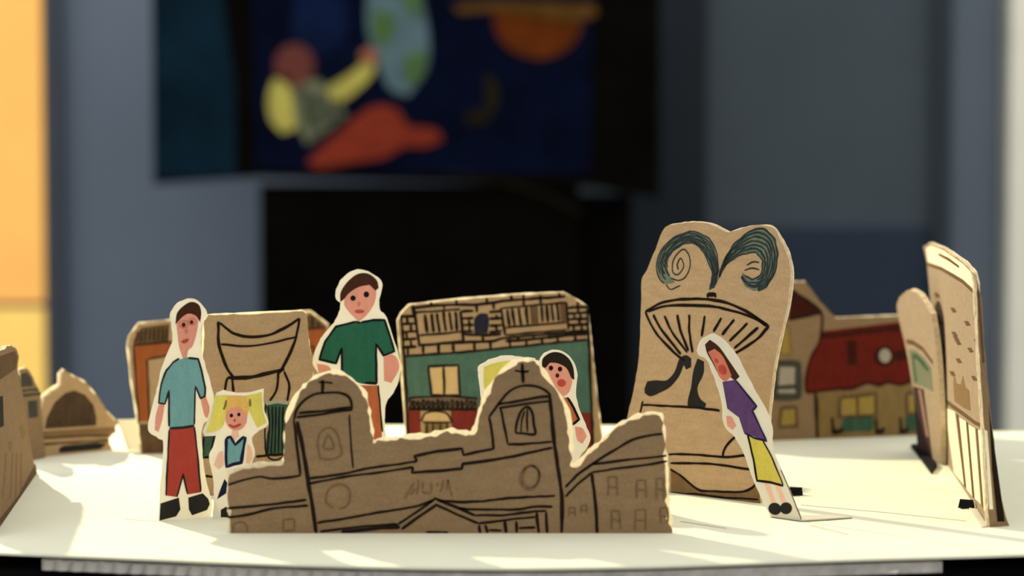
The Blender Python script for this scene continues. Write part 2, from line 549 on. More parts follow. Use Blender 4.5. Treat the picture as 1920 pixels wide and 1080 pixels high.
def ground_line(name, pts, w, m):
    P = resample([Vector((ground(*p).x, ground(*p).y)) for p in pts], 0.005)
    v2, f2 = [], []
    for i, p in enumerate(P):
        d = P[min(len(P) - 1, i + 1)] - P[max(0, i - 1)]
        nn = Vector((-d.y, d.x)).normalized() * w * 0.5
        for q in (p + nn, p - nn):
            v2.append(Vector((q.x, q.y, TOP + 0.00015)) - CEN)
    for i in range(len(P) - 1):
        f2.append((2 * i, 2 * i + 1, 2 * i + 3, 2 * i + 2))
    return link_mesh(name, v2, f2, [m], sheet)
LINE_BROWN = mat('soft_brown_line', (0.42, 0.34, 0.24, 1), vary=0.2, scale=200)
ground_line('thin_line', [(1276, 978), (1362, 991)], 0.0018, LINE_BROWN)  # thin brown line on the sheet
ground_line('thin_line', [(1502, 947), (1660, 961), (1812, 977)], 0.0024, mat('pale_brown_line', (0.58, 0.50, 0.38, 1), vary=0.15, scale=200))  # thin pale line right of the fountain
ground_line('thin_line', [(1518, 985), (1592, 1003)], 0.0012, LINE_BROWN)  # faint shadow of the leaning woman, painted on as a line

# corrugated panel between the sheet and the table
RIB = mat('grey_corrugated_board', (0.46, 0.43, 0.40, 1), vary=0.3, scale=70, bump=0.2, spec=0.4, rough=0.55)
SCRAP = mat('white_paper_scrap', (0.75, 0.72, 0.64, 1), vary=0.05)  # small white scraps below the sheet edge
Zt, Zb = TOP - 0.0040, TOP - 0.0110
strip = [p for p in fr if X(62, 1.29) < p.x < X(1790, 1.29)]
pan = bpy.data.objects.new('corrugated_panel', None)
pan.location = (0, 1.30, Zb)
COL.objects.link(pan)
tag(pan, 'grey corrugated panel showing under the front edge of the sheet', 'panel')
PL = Vector(pan.location)
ins = 0.004
lp = [Vector((p.x, p.y + ins)) for p in strip] + [Vector((strip[-1].x, 1.95)), Vector((strip[0].x, 1.95))]
k = len(lp)
vv = [Vector((p.x, p.y, Zt)) - PL for p in lp] + [Vector((p.x, p.y, Zb)) - PL for p in lp]
tt = tri(lp)
ff = [tuple(f) for f in tt] + [tuple(k + x for x in reversed(f)) for f in tt] + [(i, (i + 1) % k, k + (i + 1) % k, k + i) for i in range(k)]
link_mesh('panel_core', vv, ff, [RIB], pan)
# slanted flute, half round, shared by every repeat
fl_v, fl_f = [], []
HW = 0.0042
for j, zz in enumerate((Zb + 0.0004, Zt - 0.0004)):
    for a in range(7):
        t = math.pi * a / 6
        fl_v.append((-HW * math.cos(t) + (0.0012 if j else -0.0012), -0.0026 * math.sin(t), zz - Zb))
for a in range(6):
    fl_f.append((a, a + 1, 7 + a + 1, 7 + a))
fl_f += [tuple(range(6, -1, -1)), tuple(range(7, 14))]
flute_me = bpy.data.meshes.new('flute')
flute_me.from_pydata(fl_v, [], fl_f)
flute_me.materials.append(RIB)
flute_me.update()
x = strip[0].x + 0.006
while x < X(700, 1.27):
    yy = min(strip, key=lambda p: abs(p.x - x)).y
    o = bpy.data.objects.new('flute', flute_me)
    COL.objects.link(o)
    o.parent = pan
    o.location = Vector((x, yy + ins + 0.0003, Zb)) - PL
    x += 0.0097
for px, i in ((685, 0), (1026, 1), (1692, 2)):
    q = min(strip, key=lambda p: abs(p.x - X(px, 1.27)))
    c = Vector((q.x, q.y + ins - 0.0012, Zb + 0.0012)) - PL
    w = 0.003 + 0.001 * i
    link_mesh('torn_scrap', [c + Vector((-w, 0, -0.001)), c + Vector((w * 0.6, -0.001, -0.0006)), c + Vector((w, 0, 0.0016)), c + Vector((-w * 0.2, -0.001, 0.001)), c + Vector((0, 0.0012, 0))],
              [(0, 1, 3), (1, 2, 3), (0, 3, 4), (1, 4, 2), (3, 2, 4), (0, 4, 1)], [SCRAP], pan)

# ------------------------------------------------------------------ cardboard church in the front
c = Card('church_cutout', 'brown cardboard church with two domed bell towers and drawn crosses, front row', 'cardboard cutout', (425, 1000), (1262, 1000))
c.body('cardboard', [(427, 1000), (426, 940), (425, 884), (451, 874), (479, 869), (527, 867), (530, 842), (532, 801), (540, 766), (554, 739), (575, 715), (595, 701), (619, 694), (640, 698), (664, 712), (684, 732), (693, 760), (696, 787), (700, 811), (702, 829), (708, 823), (740, 821), (760, 817), (803, 812), (828, 806), (841, 803), (866, 807), (884, 809), (890, 795), (896, 770), (904, 746), (919, 719), (936, 698), (957, 680), (978, 672), (1006, 676), (1021, 693), (1035, 716), (1052, 739), (1065, 763), (1072, 791), (1074, 823), (1075, 858), (1074, 871), (1080, 868), (1101, 848), (1126, 826), (1151, 802), (1179, 784), (1204, 775), (1225, 772), (1242, 776), (1246, 791), (1251, 851), (1255, 914), (1260, 974), (1262, 1000)],
       CARD, EDGE, t=0.003, torn=0.0028, liner=LINER, jit=0.0009, step=0.0014)
c.ink('wing_lines', [[(427, 909), (468, 897), (489, 894), (513, 897), (551, 894), (564, 891)], [(427, 953), (503, 946), (575, 937)], [(427, 970), (468, 964), (513, 953), (578, 948)]])
c.ink('small_window', [[(438, 998), (438, 985), (446, 979), (457, 980), (463, 988), (463, 998)]], FAINT, 2.5)
c.ink('small_window', [[(531, 974), (552, 973), (552, 994), (531, 995), (531, 974)]], FAINT, 2.5, smooth=False)
t1 = c.ink('bell_tower', [[(551, 787), (556, 770), (568, 753), (588, 740), (605, 737), (633, 736), (650, 741), (658, 753), (660, 768)],
      [(551, 787), (556, 828), (563, 891)], ([(557, 790), (568, 842), (578, 903), (587, 958), (593, 999)], 6.5), [(556, 782), (592, 778), (640, 770), (660, 768)], [(560, 774), (612, 770), (657, 763)],
      ([(655, 777), (657, 814), (662, 878)], 3)])
c.fill('dome_band', [(556, 783), (592, 779), (640, 771), (660, 769), (657, 762), (612, 769), (558, 775)], GREY_BAND, 1, parent=t1)
c.ink('cross', [[(605, 712), (605, 737)], ([(597, 716), (613, 717), (624, 718)], 3)], INK, 5.5)
c.ink('arched_opening', [[(600, 860), (596, 838), (597, 820), (606, 806), (618, 802), (630, 810), (637, 830), (640, 852), (620, 861), (600, 860)],
      ([(612, 818), (607, 840), (625, 840), (622, 825), (613, 813)], 3)], FAINT, 2.8)
c.ink('cornice', [[(580, 897), (640, 889), (691, 878), (742, 871), (782, 865)], [(580, 907), (640, 895), (708, 886), (775, 876)],
      ([(782, 865), (777, 855), (820, 846), (866, 841), (869, 853), (926, 841)], 4.5, False), ([(775, 876), (773, 886), (820, 883), (866, 879), (868, 870), (908, 865), (961, 856), (996, 848), (1036, 839)], 4.5, False),
      [(952, 833), (989, 832), (1035, 828)]])
c.ink('round_window', [[(624, 952), (612, 942), (613, 925), (622, 912), (640, 908), (654, 918), (656, 935), (648, 950), (636, 954)]], FAINT, 3.2)
c.ink('round_window', [ring(994, 895, 18, 23, rot=0.25), ring(995, 894, 15, 20, rot=0.2)], FAINT, 4)
c.ink('inscription', [[(776, 906), (768, 918), (759, 935)], [(784, 899), (784, 912), (781, 927)], [(778, 915), (770, 929)], [(793, 903), (792, 918)], [(791, 921), (798, 925), (808, 922), (809, 905)],
      [(820, 904), (821, 912)], [(823, 921), (828, 918), (831, 900)], [(840, 899), (837, 919)], [(840, 899), (843, 915), (848, 931)], [(854, 915), (857, 917)]], FAINT, 3, label='faint pencilled inscription')
c.ink('entablature', [[(595, 980), (660, 970), (708, 961), (777, 950), (812, 938)], [(600, 996), (681, 987), (746, 983)], ([(640, 998), (700, 991), (750, 988)], 6),
      [(820, 938), (860, 941), (902, 940), (934, 936), (966, 933), (1006, 931), (1041, 930)], [(860, 953), (888, 955), (930, 955), (973, 955), (1001, 950), (1036, 950)],
      [(890, 966), (944, 966), (983, 961), (1024, 957)]])
c.ink('pediment', [([(746, 983), (777, 963), (816, 935), (860, 953), (892, 967)], 4.5, False), ([(753, 992), (784, 970), (818, 946), (860, 966), (897, 981)], 4.5, False), [(897, 981), (918, 979), (948, 975), (983, 971), (1004, 969)],
      ([(799, 998), (840, 998)], 4)])
for a in ([(898, 984), (901, 1000)], [(910, 984), (914, 1000)], [(946, 977), (949, 1000)], [(968, 977), (969, 1000)], [(1006, 961), (1010, 1000)], [(1024, 959), (1026, 1000)]):
    c.ink('column', [a], INK, 5)
c.ink('railing', [[(916, 994), (941, 994)], [(973, 990), (1004, 989)]], INK, 4)
c.ink('pillar', [[(1031, 742), (1035, 788), (1040, 837), (1045, 869), (1052, 917), (1054, 943), (1053, 999)]], INK, 6)
t2 = c.ink('bell_tower', [[(917, 782), (936, 756), (954, 735), (975, 724), (999, 723), (1020, 730), (1033, 742)], [(933, 758), (968, 752), (1010, 745), (1031, 743)], [(936, 765), (989, 757), (1031, 752)],
      [(917, 782), (922, 809), (926, 842)], [(938, 763), (945, 795), (952, 832)]])
c.fill('dome_band', [(934, 759), (968, 753), (1010, 746), (1031, 744), (1031, 751), (989, 756), (937, 764)], GREY_BAND, 1, parent=t2)
c.ink('cross', [[(979, 681), (981, 718)], ([(965, 695), (979, 697), (992, 696)], 3.5)], INK, 6)
c.ink('arched_opening', [([(966, 812), (970, 788), (978, 770), (989, 763), (998, 774), (1001, 795), (1003, 814), (982, 813), (966, 812)], 4), [(977, 812), (978, 788), (984, 770)], [(989, 810), (988, 790), (989, 766)]], INK, 3)
c.ink('wing_lines', [[(1060, 913), (1083, 890), (1111, 870), (1153, 843), (1185, 825), (1213, 817), (1243, 813)], [(1111, 870), (1153, 865), (1199, 860), (1250, 854)],
      [(1060, 931), (1083, 908), (1109, 886)], [(1109, 886), (1153, 879), (1199, 873), (1251, 865)], ([(1110, 888), (1116, 941), (1120, 999)], 5)])
for (x0, y0, x1, y1) in ((1141, 895, 1156, 930), (1194, 900, 1210, 934), (1231, 897, 1243, 936), (1147, 958, 1162, 992), (1191, 956, 1209, 994), (1239, 953, 1251, 981), (1067, 952, 1078, 968), (1089, 948, 1099, 962)):
    c.ink('small_window', [[(x0, y1), (x0, y0), (x1, y0), (x1 + 1, y1)], [(x0 + 1, (y0 + y1) / 2), (x1, (y0 + y1) / 2 + 2)]], FAINT, 3, smooth=False, wobble=1.2)

# ------------------------------------------------------------------ paper figures
def figure(name, label, left, right, outline, up=(0, 0, 1), group='paper people'):
    f = Card(name, label, 'paper figure', left, right, up=up, group=group)
    f.body('paper_cutout', outline, PAPER, PAPER, t=0.0007, jit=0.0003, step=0.0014)
    return f
# man in the light blue shirt
f = figure('paper_figure', 'paper man in light blue shirt and red trousers beside the blond girl', (298, 977), (395, 968),
    [(355, 560), (372, 564), (385, 579), (388, 592), (379, 605), (377, 636), (379, 662), (390, 701), (398, 731), (401, 749), (392, 784), (381, 797), (378, 818), (382, 871), (390, 914), (397, 942), (395, 968), (350, 973), (298, 977), (300, 923), (307, 836), (298, 823), (281, 810), (279, 792), (290, 749), (296, 723), (303, 692), (316, 657), (324, 640), (322, 610), (320, 588), (333, 568)])
f.fill('face', [(331, 600), (333, 629), (336, 651), (343, 672), (350, 673), (353, 657), (361, 649), (368, 627), (372, 600), (366, 585), (352, 582), (341, 590)], SKIN, 1, True)
f.fill('hair', [(329, 608), (332, 587), (346, 572), (360, 566), (373, 572), (377, 587), (375, 604), (367, 592), (353, 588), (341, 595)], HAIR_B, 2, True)
f.fill('eye', ell(344, 609, 3.6, 4.2), HAIR_B, 3, True); f.fill('eye', ell(359, 604, 3.2, 3.6), HAIR_B, 3, True)
f.ink('glasses', [ring(344, 608, 8, 7), ring(360, 603, 7, 6), [(352, 605), (354, 604)]], SKIN_DEEP, 1.6)
f.fill('nose', ell(349, 621, 2.5, 4), SKIN_DEEP, 3, True)
f.fill('mouth', [(339, 640), (347, 636), (355, 635), (350, 642), (343, 644)], LIPS, 3, True)
f.fill('arm', [(298, 758), (309, 757), (304, 788), (297, 810), (290, 806), (292, 779)], SKIN, 1, True)
f.fill('arm', [(376, 748), (386, 744), (393, 766), (389, 784), (383, 778)], SKIN, 1, True)
sh = f.fill('shirt', [(327, 677), (350, 670), (372, 673), (379, 701), (385, 731), (384, 742), (374, 747), (366, 727), (364, 797), (318, 803), (317, 731), (309, 755), (298, 757), (303, 718), (311, 692)], TEAL_SHIRT, 2)
f.ink('shirt_outline', [[(336, 672), (325, 679), (311, 695), (302, 720), (297, 756), (309, 757), (316, 732), (317, 800)], [(352, 671), (371, 673), (378, 695), (385, 728), (384, 743), (376, 747), (366, 724), (364, 796)]], SHOE, 3.2, 3, smooth=False, parent=sh)
tr = f.fill('trousers', [(317, 803), (364, 799), (370, 853), (376, 923), (351, 927), (343, 888), (333, 932), (311, 929), (314, 866)], RED_TROUSER, 2)
f.ink('trouser_outline', [[(318, 803), (340, 802), (364, 798)], ([(317, 806), (314, 866), (311, 929)], 3), ([(364, 800), (371, 860), (376, 922)], 3), ([(332, 931), (343, 888), (351, 926)], 3, False)], SHOE, 5, 3, parent=tr)
f.fill('shoe', [(301, 944), (335, 933), (338, 955), (330, 968), (299, 976)], SHOE, 3, label='charcoal black shoe')
f.fill('shoe', [(353, 933), (380, 925), (390, 935), (393, 945), (388, 956), (360, 966), (354, 955)], SHOE, 3, label='charcoal black shoe')
ground_line('fold_line', [(234, 973), (262, 976), (296, 978)], 0.0012, LINE_BROWN)

# blond girl
f = figure('paper_figure', 'small paper girl with spread yellow hair and blue bodice behind the church', (398, 973), (475, 973),
    [(406, 736), (419, 732), (440, 736), (466, 736), (494, 729), (495, 767), (503, 790), (500, 800), (484, 809), (472, 820), (475, 837), (478, 850), (473, 868), (462, 900), (458, 973), (398, 973), (401, 933), (399, 896), (394, 870), (392, 852), (401, 834), (406, 816), (384, 818), (381, 806), (393, 780), (399, 759)])
f.fill('hair', [(404, 742), (425, 740), (432, 762), (424, 782), (414, 804), (386, 812), (396, 780)], HAIR_Y, 1, True)
f.fill('hair', [(460, 742), (491, 735), (493, 769), (500, 793), (482, 802), (470, 777), (462, 759)], HAIR_Y, 1, True)
f.fill('fringe', [(426, 741), (460, 742), (466, 764), (462, 790), (428, 790), (422, 764)], HAIR_O, 2, True)
f.fill('face', ell(443, 785, 20, 22), SKIN, 3, True)
f.ink('hair_strand', [[(424, 750), (423, 760), (419, 768)], [(469, 748), (469, 762)]], OLIVE, 3.5, 3)
f.fill('eye', ell(434, 779, 3.2, 3.6), INKB, 4, True); f.fill('eye', ell(448, 777, 3, 3.4), INKB, 4, True)
f.fill('nose', ell(440, 788, 2, 3), LIPS, 4, True)
f.ink('mouth', [[(429, 796), (440, 800), (452, 795)]], LIPS, 4, 4)
f.fill('neck', [(436, 804), (446, 804), (448, 818), (440, 826), (434, 816)], SKIN_PALE, 2, True)
dr = f.fill('dress', [(423, 822), (432, 818), (441, 834), (457, 818), (460, 820), (452, 868), (424, 876)], TEAL_SHIRT, 3)
f.ink('dress_outline', [([(424, 822), (424, 850), (425, 875), (438, 870), (452, 867), (456, 845), (461, 819)], 5, False), ([(424, 822), (432, 819), (441, 834), (458, 818)], 5.5, False)], NAVY_INK, 5, 4, parent=dr)
f.fill('arm', [(409, 850), (418, 845), (419, 870), (410, 880), (401, 872)], SKIN_PALE, 2, True)
f.fill('arm', [(464, 832), (471, 840), (473, 858), (468, 870), (461, 868)], SKIN_PALE, 2, True)
f.fill('leg', [(421, 898), (426, 905), (424, 925), (407, 936), (413, 918)], NAVY_INK, 2)
f.fill('shoe', [(414, 956), (424, 950), (432, 958), (430, 970), (414, 970)], SHOE, 2, True)

# man in the green shirt
f = figure('paper_figure', 'tall paper man in dark green shirt and orange trousers behind the church', (640, 915), (724, 915),
    [(672, 505), (690, 509), (706, 518), (717, 530), (714, 552), (711, 565), (713, 582), (722, 590), (730, 610), (738, 636), (746, 658), (750, 684), (748, 714), (735, 740), (723, 759), (722, 798), (724, 830), (724, 915), (640, 915), (638, 770), (610, 720), (592, 693), (586, 678), (592, 655), (605, 629), (622, 610), (630, 597), (636, 584), (638, 568), (630, 561), (629, 548), (638, 526), (654, 511)])
f.fill('face', [(645, 568), (652, 545), (673, 532), (696, 530), (705, 543), (703, 565), (693, 584), (682, 596), (673, 603), (664, 595), (652, 582)], SKIN, 1, True)
f.fill('hair', [(638, 566), (639, 548), (651, 529), (670, 514), (690, 513), (706, 525), (710, 540), (704, 545), (693, 534), (673, 538), (655, 549), (645, 561)], HAIR_B, 2, True)
f.fill('eye', ell(662, 559, 5, 5), INKB, 3, True); f.fill('eye', ell(687, 552, 5, 5.5), INKB, 3, True)
f.fill('nose', ell(673, 570, 3, 5, rot=0.3), SKIN_DEEP, 3, True)
f.fill('mouth', ell(674, 584, 9, 3.5), LIPS, 3, True)
f.fill('arm', [(719, 670), (735, 664), (745, 672), (748, 692), (734, 718), (720, 714)], SKIN, 1, True)
f.fill('arm', [(594, 682), (615, 686), (625, 700), (600, 712)], SKIN, 1, True)
sh = f.fill('shirt', [(630, 611), (667, 602), (677, 604), (699, 599), (722, 600), (730, 626), (740, 660), (719, 668), (704, 645), (706, 722), (683, 720), (641, 712), (641, 652), (630, 681), (599, 675), (609, 642)], GREEN_SHIRT, 2)
f.ink('shirt_outline', [[(667, 603), (630, 612), (610, 640), (599, 674), (630, 681), (641, 652), (641, 700)], [(677, 604), (699, 600), (721, 600), (731, 630), (740, 659), (719, 667), (705, 644), (706, 718), (684, 718)], [(667, 603), (677, 605)]], INKB, 3.6, 3, smooth=False, parent=sh)
f.fill('trousers', [(660, 722), (709, 723), (712, 760), (717, 830), (717, 905), (665, 905)], ORANGE_TROUSER, 1)
f.ink('trouser_outline', [[(709, 722), (713, 765), (717, 810)]], INK, 3, 2)

# blonde figure hidden behind the right tower
f = figure('paper_figure', 'paper figure with pale yellow hair mostly hidden behind the right church tower', (915, 932), (990, 932),
    [(903, 750), (899, 722), (896, 703), (896, 687), (908, 679), (922, 672), (950, 666), (978, 669), (1003, 672), (1007, 690), (1006, 760), (990, 800), (990, 932), (915, 932), (915, 800)])
f.fill('hair', [(907, 688), (930, 680), (960, 676), (990, 680), (1000, 700), (996, 760), (925, 760), (908, 728)], HAIR_Y, 1, True)
f.fill('face', ell(955, 735, 28, 32), SKIN, 2, True)
f.fill('dress', [(930, 780), (980, 780), (985, 925), (920, 925)], TEAL_SHIRT, 2)

# boy with black hair
f = figure('paper_figure', 'paper boy with black hair and red mouth peeking out behind the right church tower', (1000, 940), (1075, 940),
    [(1012, 690), (1012, 672), (1024, 660), (1045, 656), (1066, 666), (1079, 686), (1083, 705), (1080, 739), (1088, 770), (1101, 802), (1107, 823), (1101, 838), (1085, 862), (1077, 890), (1075, 940), (1000, 940), (1000, 800), (1018, 745), (1016, 710)])
f.fill('face', [(1021, 690), (1035, 677), (1058, 680), (1071, 700), (1073, 715), (1067, 735), (1056, 744), (1036, 738), (1023, 715)], SKIN, 1, True)
f.fill('hair', [(1016, 690), (1018, 672), (1034, 661), (1052, 662), (1067, 673), (1075, 690), (1077, 712), (1071, 708), (1062, 690), (1045, 681), (1031, 680), (1023, 689)], HAIR_K, 2, True)
f.fill('eye', ell(1033, 690, 4, 4.5), INKB, 3, True); f.fill('eye', ell(1050, 692, 4, 4.5), INKB, 3, True)
f.fill('nose', ell(1045, 704, 3.5, 4), HAIR_B, 3, True)
f.fill('mouth', ell(1053, 718, 8, 7), LIPS, 3, True)
sh = f.fill('shirt', [(1030, 748), (1064, 745), (1076, 764), (1086, 786), (1073, 797), (1062, 800), (1062, 850), (1015, 850), (1016, 770)], ORANGE_TROUSER, 2)
f.ink('shirt_outline', [[(1064, 745), (1076, 765), (1086, 786), (1072, 797)]], INKB, 4, 3, smooth=False, parent=sh)
f.fill('arm', [(1078, 800), (1092, 803), (1100, 818), (1092, 832), (1082, 824)], SKIN, 2, True)

# leaning woman
f = figure('paper_figure', 'leaning paper woman in purple top and yellow skirt before the fountain', (1445, 969), (1503, 977),
    [(1330, 627), (1313, 638), (1306, 657), (1312, 668), (1326, 676), (1341, 715), (1353, 754), (1355, 787), (1362, 805), (1377, 819), (1395, 852), (1409, 892), (1431, 942), (1445, 969), (1475, 973), (1502, 977), (1499, 964), (1481, 920), (1463, 877), (1449, 841), (1447, 798), (1434, 765), (1416, 733), (1398, 700), (1384, 671), (1362, 642), (1344, 628)])
f.fill('hair', [(1322, 646), (1331, 637), (1348, 650), (1366, 675), (1387, 706), (1378, 714), (1360, 700), (1346, 700), (1336, 680), (1326, 662)], HAIR_B, 1, True)
f.fill('face', [(1328, 660), (1340, 654), (1354, 666), (1364, 685), (1372, 705), (1360, 716), (1349, 706), (1340, 684)], SKIN_DEEP, 2, True)
f.fill('mouth', ell(1355, 693, 7, 10, rot=-0.5), LIPS, 3, True)
f.fill('nose', ell(1344, 676, 3, 5, rot=-0.5), LIPS, 3, True)
f.fill('top', [(1355, 716), (1380, 712), (1420, 762), (1411, 771), (1438, 828), (1395, 811), (1386, 783), (1364, 766)], PURPLE, 2)
f.ink('top_outline', [([(1380, 713), (1419, 762), (1411, 770), (1438, 827), (1415, 821), (1396, 812)], 3, False)], NAVY_INK, 3, 3)
sk = f.fill('skirt', [(1402, 814), (1430, 824), (1449, 863), (1469, 910), (1420, 902), (1413, 859)], YELLOW_SKIRT, 2)
f.ink('skirt_outline', [([(1402, 814), (1413, 859), (1420, 901), (1445, 904), (1469, 911)], 4, False), [(1431, 826), (1450, 863), (1469, 909)]], INK, 3, 3, parent=sk)
f.fill('leg', [(1433, 906), (1443, 908), (1454, 940), (1447, 944)], SKIN_PALE, 1); f.fill('leg', [(1453, 909), (1462, 911), (1474, 940), (1466, 944)], SKIN_PALE, 1)
f.fill('shoe', ell(1453, 954, 12, 11, rot=0.5), SHOE, 3, True); f.fill('shoe', ell(1474, 953, 11, 11, rot=0.5), SHOE, 3, True)
f.fill('hand', [(1362, 780), (1372, 782), (1380, 798), (1374, 806), (1364, 798)], SKIN, 2, True)
f.ink('edge_line', [[(1464, 880), (1482, 922), (1500, 966), (1502, 976)]], FAINT, 2.5, 2)  # shade on the card's right edge, drawn on as a line
# folded foot of the leaning woman lying on the sheet
P4 = [f.inv @ (ground(*p) + Vector((0, 0, 0.0004))) for p in ((1447, 970), (1503, 978), (1597, 972), (1555, 968))]
P4 += [f.inv @ (ground(*p) + Vector((0, 0, 0.0011))) for p in ((1447, 970), (1503, 978), (1597, 972), (1555, 968))]
link_mesh('folded_foot', P4, [(4, 5, 6, 7), (3, 2, 1, 0), (0, 1, 5, 4), (1, 2, 6, 5), (2, 3, 7, 6), (3, 0, 4, 7)], [PAPER], f.root)
ground_line('thin_line', [(1445, 970), (1503, 978.5), (1550, 976), (1598, 972)], 0.0026, mat('dark_brown_line', (0.12, 0.10, 0.08, 1), vary=0.2))  # thin dark line along the folded foot

# ------------------------------------------------------------------ green house with brick top
c = Card('house_cutout', 'cardboard house with drawn bricks, striped shutters and sea green wall', 'cardboard cutout', (764, 876), (1139, 866))
c.body('cardboard', [(763, 876), (760, 811), (754, 729), (749, 652), (744, 600), (752, 585), (767, 570), (862, 559), (972, 550), (1058, 547), (1085, 562), (1104, 574), (1111, 637), (1122, 744), (1130, 805), (1139, 866)],
       CARD_PALE, EDGE, torn=0.0014, liner=LINER, smooth=False)
c.fill('green_wall', [(759, 669), (893, 659), (1000, 648), (1101, 638), (1108, 762), (1110, 775), (897, 768), (765, 747)], TEAL_WALL)
c.fill('red_wall', [(766, 768), (788, 768), (790, 845), (764, 848)], RED_WALL)
c.fill('red_wall', [(845, 768), (897, 765), (1090, 772), (1109, 774), (1112, 840), (850, 845)], RED_WALL)
c.ink('corner_line', [[(752, 590), (757, 660), (763, 760), (765, 848)]], INK, 4.5)
c.ink('corner_line', [[(1101, 578), (1104, 637), (1109, 760), (1112, 838)]], INK, 4.5)
c.ink('eaves_line', [[(758, 668), (830, 663), (893, 658), (1000, 647), (1102, 637)]], INK, 4)
w = c.fill('window', [(803, 687), (859, 686), (862, 741), (809, 741)], WINDOW_TAN, 2)
c.ink('window_frame', [([(809, 741), (803, 687), (859, 685), (862, 741), (809, 741)], 4, False), [(832, 687), (833, 741)]], INK, 4.5, 3, parent=w)
b = c.fill('balcony', [(764, 745), (830, 742), (897, 746), (897, 769), (830, 770), (766, 768)], GREY_SCRIB, 2)
c.ink('balcony_scribble', [[(766 + i * 9, 748 + (i % 3) * 3), (771 + i * 9, 757), (768 + i * 9, 766), (775 + i * 9, 764), (774 + i * 9, 750)] for i in range(14)] + [[(766, 746), (830, 743), (896, 747)], [(766, 768), (830, 769), (896, 768)]], INK, 3, 3, parent=b)
a = c.fill('awning', [(790, 788), (798, 776), (816, 773), (838, 777), (846, 790)], WINDOW_TAN, 2, True)
c.ink('awning_outline', [[(790, 790), (798, 775), (818, 771), (838, 776), (848, 792)], [(792, 792), (846, 792)]], INK, 3, 3, parent=a)
dr = c.fill('doorway', [(796, 794), (842, 793), (842, 845), (796, 846)], OLIVE, 2)
c.ink('doorway_lines', [[(800, 794), (800, 844)], [(812, 794), (812, 844)], [(826, 794), (826, 844)], [(838, 794), (838, 844)]], INK, 3, 3, parent=dr)
c.fill('dark_opening', [(889, 600), (899, 588), (914, 588), (917, 603), (914, 625), (890, 626)], BLOT, 3, True)
def shutter(frame, slats, sill, grey=()):
    r = c.ink('shutter', [(frame[0], 4.5, False), (frame[1], 4.5, False), (frame[2], 3.5, False)], INK, 4, 3)
    for g in grey:
        c.fill('shaded_slat', g, ROOF_DARK, 2, parent=r)
    for s_ in slats:
        c.ink('slat', [s_], INK, 5, 4, parent=r)
    c.ink('sill', sill, INK, 3.5, 4, parent=r)
shutter([[(777, 580), (786, 650)], [(863, 583), (869, 642)], [(777, 586), (863, 580)]],
        [[(796, 589), (801, 624)], [(809, 588), (813, 623)], [(819, 587), (824, 623)], [(831, 584), (836, 621)], [(842, 585), (847, 620)], [(854, 584), (857, 620)]],
        [[(785, 629), (866, 622)], [(787, 647), (868, 640)]])
shutter([[(939, 577), (947, 629)], [(1062, 566), (1066, 618)], [(939, 578), (1062, 567)]],
        [[(951, 580), (955, 611)], [(960, 578), (965, 611)], [(972, 577), (977, 610)], [(986, 575), (989, 608)], [(1015, 573), (1017, 604)], [(1025, 571), (1027, 604)], [(1034, 570), (1037, 602)], [(1044, 568), (1048, 602)]],
        [[(948, 614), (1062, 604)], [(948, 628), (1063, 618)]],
        grey=[[(993, 575), (1008, 573), (1010, 606), (996, 607)], [(1049, 568), (1062, 567), (1065, 602), (1052, 602)]])
# drawn brick courses
br = [[(770, 578), (830, 572), (894, 571), (940, 565), (1000, 560), (1060, 556)], [(787, 648), (869, 642), (920, 640), (947, 634), (1030, 626), (1102, 620)], [(869, 626), (889, 628), (920, 628), (940, 626)]]
for yy in (593, 607, 622, 636, 651): br.append([(753, yy + 1), (766, yy), (781, yy - 1)])
for yy in (584, 597, 610, 622): br.append([(864, yy), (888, yy - 1)]); br.append([(917, yy + 1), (941, yy - 1)])
for yy in (575, 586, 597, 608, 620): br.append([(1065, yy + 2), (1082, yy + 1), (1103, yy)])
br.append([(948, 640), (1000, 636), (1050, 630), (1102, 626)])
for (xx, y0, y1) in ((808, 566, 574), (774, 571, 590), (855, 562, 573), (912, 558, 568), (958, 554, 564), (981, 552, 575), (1013, 553, 570), (1048, 549, 560), (832, 572, 580), (893, 570, 586), (925, 566, 580), (931, 590, 598), (879, 600, 610), (930, 610, 620),
                      (793, 648, 664), (822, 645, 662), (849, 643, 660), (889, 641, 657), (919, 640, 655), (955, 634, 651), (971, 632, 640), (986, 638, 648), (1000, 630, 638), (1016, 634, 645), (1030, 628, 636), (1060, 622, 632), (1045, 634, 642), (1078, 630, 640),
                      (763, 594, 607), (770, 608, 622), (762, 623, 636), (770, 637, 651), (764, 652, 666), (1083, 566, 586), (1076, 588, 597), (1086, 598, 608), (1075, 609, 620), (1088, 586, 598), (1090, 610, 622), (905, 628, 640), (880, 612, 622)):
    br.append([(xx, y0), (xx + 1, y1)])
c.ink('brickwork', br, INK, 4.6, 3)

